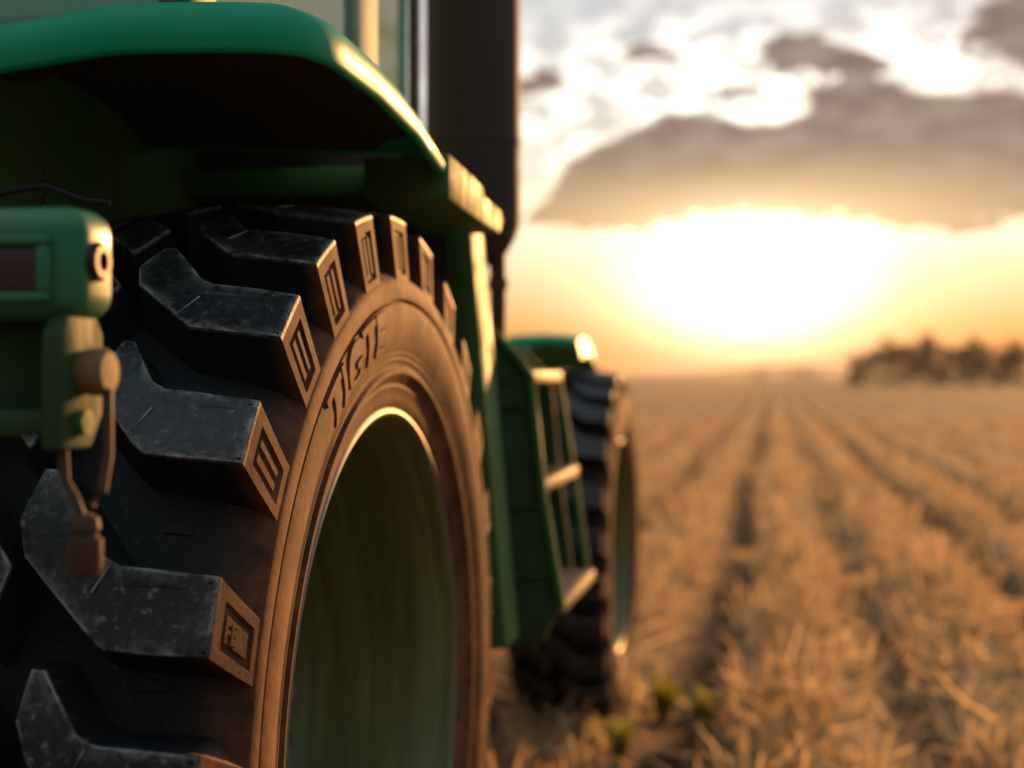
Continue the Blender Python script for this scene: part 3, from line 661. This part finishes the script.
for lo, hi in (((.938, -.30, 2.02), (.944, .455, 2.86)), ((.938, .60, 2.02), (.944, .923, 2.86)), ((-.944, -.30, 2.02), (-.938, .62, 2.86)), ((-.90, -.405, 2.0), (.90, -.399, 2.86)), ((-.90, .915, 1.7), (.90, .921, 2.86))):
    mb = MB(); mb.box(lo, hi, 0); mb.build('window', M['glass'], cab)
mb = MB(); mb.box((-.3, -.05, 1.55), (.3, .45, 1.72), .06, seg=3); mb.box((-.28, -.10, 1.7), (.28, .05, 2.4), .05, seg=3); mb.build('driver_seat', M['interior'], cab)

# ---- front mudguard
mb = MB(); pr_ = []
for k in range(15):
    a = R(58+k*3.2); pr_.append((a, .86))
vs_ = []
for a, r_ in pr_:
    y, z = 3.707+r_*math.cos(a)*.95, .722+r_*math.sin(a)*1.05
    for x, dz_, dr in ((.66, -.095, 0), (.675, -.004, 0), (.71, .010, 0), (.85, .016, 0), (.97, .010, 0), (1.01, -.004, 0), (1.03, -.075, 0), (1.015, -.075, 0), (1.0, -.018, 0), (.85, -.006, 0), (.68, -.09, 0)):
        vs_.append((x, y, z+dz_))
k_ = 11; fs_ = [(i*k_+j, (i+1)*k_+j, (i+1)*k_+(j+1) % k_, i*k_+(j+1) % k_) for i in range(len(pr_)-1) for j in range(k_)]+[tuple(range(k_)), tuple((len(pr_)-1)*k_+j for j in range(k_))[::-1]]
mb.add(vs_, fs_)
mb.build('front_mudguard', M['green_fender'], T0, ang=50)
mb = MB(); mb.tube([(.45, 3.6, .95), (.62, 3.6, 1.5), (.75, 3.62, 1.61)], .022, 10); mb.build('mudguard_bracket', M['dark'], T0)

# ---- tail lamp and linkage bracket behind the tyre
YB = -1.15
mb = MB()
bm = bmesh.new(); bmesh.ops.create_cube(bm, size=1)
for q in bm.verts: q.co = Vector((.895+q.co.x*.52, -1.105+q.co.y*.09, 1.570+q.co.z*.112))
bmesh.ops.bevel(bm, geom=bm.edges[:], offset=.026, segments=4, affect='EDGES', profile=.5); mb.bm(bm)
# raised frame round the lens window
for lo, hi in (((.955, YB-.012, 1.530), (1.128, YB+.004, 1.540)), ((.955, YB-.012, 1.585), (1.128, YB+.004, 1.595)), ((1.116, YB-.012, 1.5395), (1.128, YB+.004, 1.5855)), ((.955, YB-.012, 1.5395), (.966, YB+.004, 1.5855))): mb.box(lo, hi, .004)
lamp = mb.build('tail_lamp', M['green'], T0)
mb = MB(); mb.box((.966, YB-.006, 1.5402), (1.116, YB+.006, 1.5848), .003); mb.build('lens', M['lens'], lamp)
mb = MB(); mb.lathe([(1.153, .020), (1.160, .020), (1.163, .017), (1.163, .010), (1.156, .009), (1.156, 0)], 0, (0, -1.112, 1.572), 24); mb.build('bolt', M['dark'], lamp)
mb = MB(); mb.box((.64, -1.09, 1.398), (1.118, -1.05, 1.512), .010); mb.box((.64, -1.135, 1.398), (1.118, -1.085, 1.425), .008); mb.box((.62, -1.12, 1.40), (.70, -.56, 1.50), .01)
mb.prism([(-1.155, 1.385), (-1.155, 1.50), (-1.14, 1.52), (-1.08, 1.52), (-1.065, 1.50), (-1.065, 1.42), (-1.09, 1.385)], 0, 1.118, 1.140, .005)
mb.build('linkage_bracket', M['green_dark'], T0)
lk = [o for o in T0.children if o.name.startswith('linkage_bracket')][0]
mb = MB(); mb.lathe([(1.138, .022), (1.150, .024), (1.162, .024), (1.168, .020), (1.169, .0)], 0, (0, -1.108, 1.462), 28); mb.build('knob', mat_plain('orange_lit_metal', (.20, .12, .05), .7, .0, .4, 60), lk)  # knob's brassy colour stands in for the orange light on it
mb = MB(); mb.lathe([(1.139, .014), (1.148, .014), (1.149, 0)], 0, (0, -1.115, 1.412), 6); mb.build('nut', M['green_dirty'], lk)
mb = MB(); mb.tube([(1.128, -1.13, 1.40), (1.131, -1.132, 1.355), (1.142, -1.133, 1.338), (1.150, -1.133, 1.318)], .0055, 10); mb.tube([(1.166, -1.110, 1.445), (1.172, -1.122, 1.38), (1.170, -1.13, 1.345), (1.160, -1.133, 1.332), (1.156, -1.133, 1.318)], .0055, 10)
mb.build('pull_rod', M['rust'], lk)
mb = MB(); mb.lathe([(1.322, .0), (1.322, .009), (1.318, .014), (1.308, .0155), (1.304, .013), (1.300, .013), (1.298, .0175), (1.268, .0175), (1.262, .014), (1.258, .0)], 2, (1.153, -1.133, 0), 28); mb.build('pin', M['rust'], lk)

mb = MB(); mb.tube([(0.676, -0.55, 1.718), (0.723, -0.55, 1.721), (0.762, -0.55, 1.728), (0.798, -0.55, 1.73), (0.819, -0.55, 1.721), (0.855, -0.55, 1.708), (0.893, -0.55, 1.703)], .0055, 8); mb.tube([(0.768, -0.5, 1.76), (0.769, -0.5, 1.737), (0.764, -0.5, 1.716), (0.742, -0.5, 1.695)], .0045, 8); mb.build('lamp_cable', M['black'], T0)

# ------------------------------------------------------------------ evening haze over the field
mb = MB(); mb.box((-3900, -900, -1.6), (3900, 6400, 9.5), 0)
m = bpy.data.materials.new('haze_air'); m.use_nodes = True; t = NT(m.node_tree); t.n.clear()
v = t.new('ShaderNodeVolumePrincipled'); v.inputs['Density'].default_value = .0002; v.inputs['Color'].default_value = (.98, .93, .84, 1); v.inputs['Anisotropy'].default_value = .35
o = t.new('ShaderNodeOutputMaterial'); t.l.new(v.outputs[0], o.inputs['Volume']); tag(mb.build('haze', m), kind='stuff')
scn.cycles.volume_bounces = 0
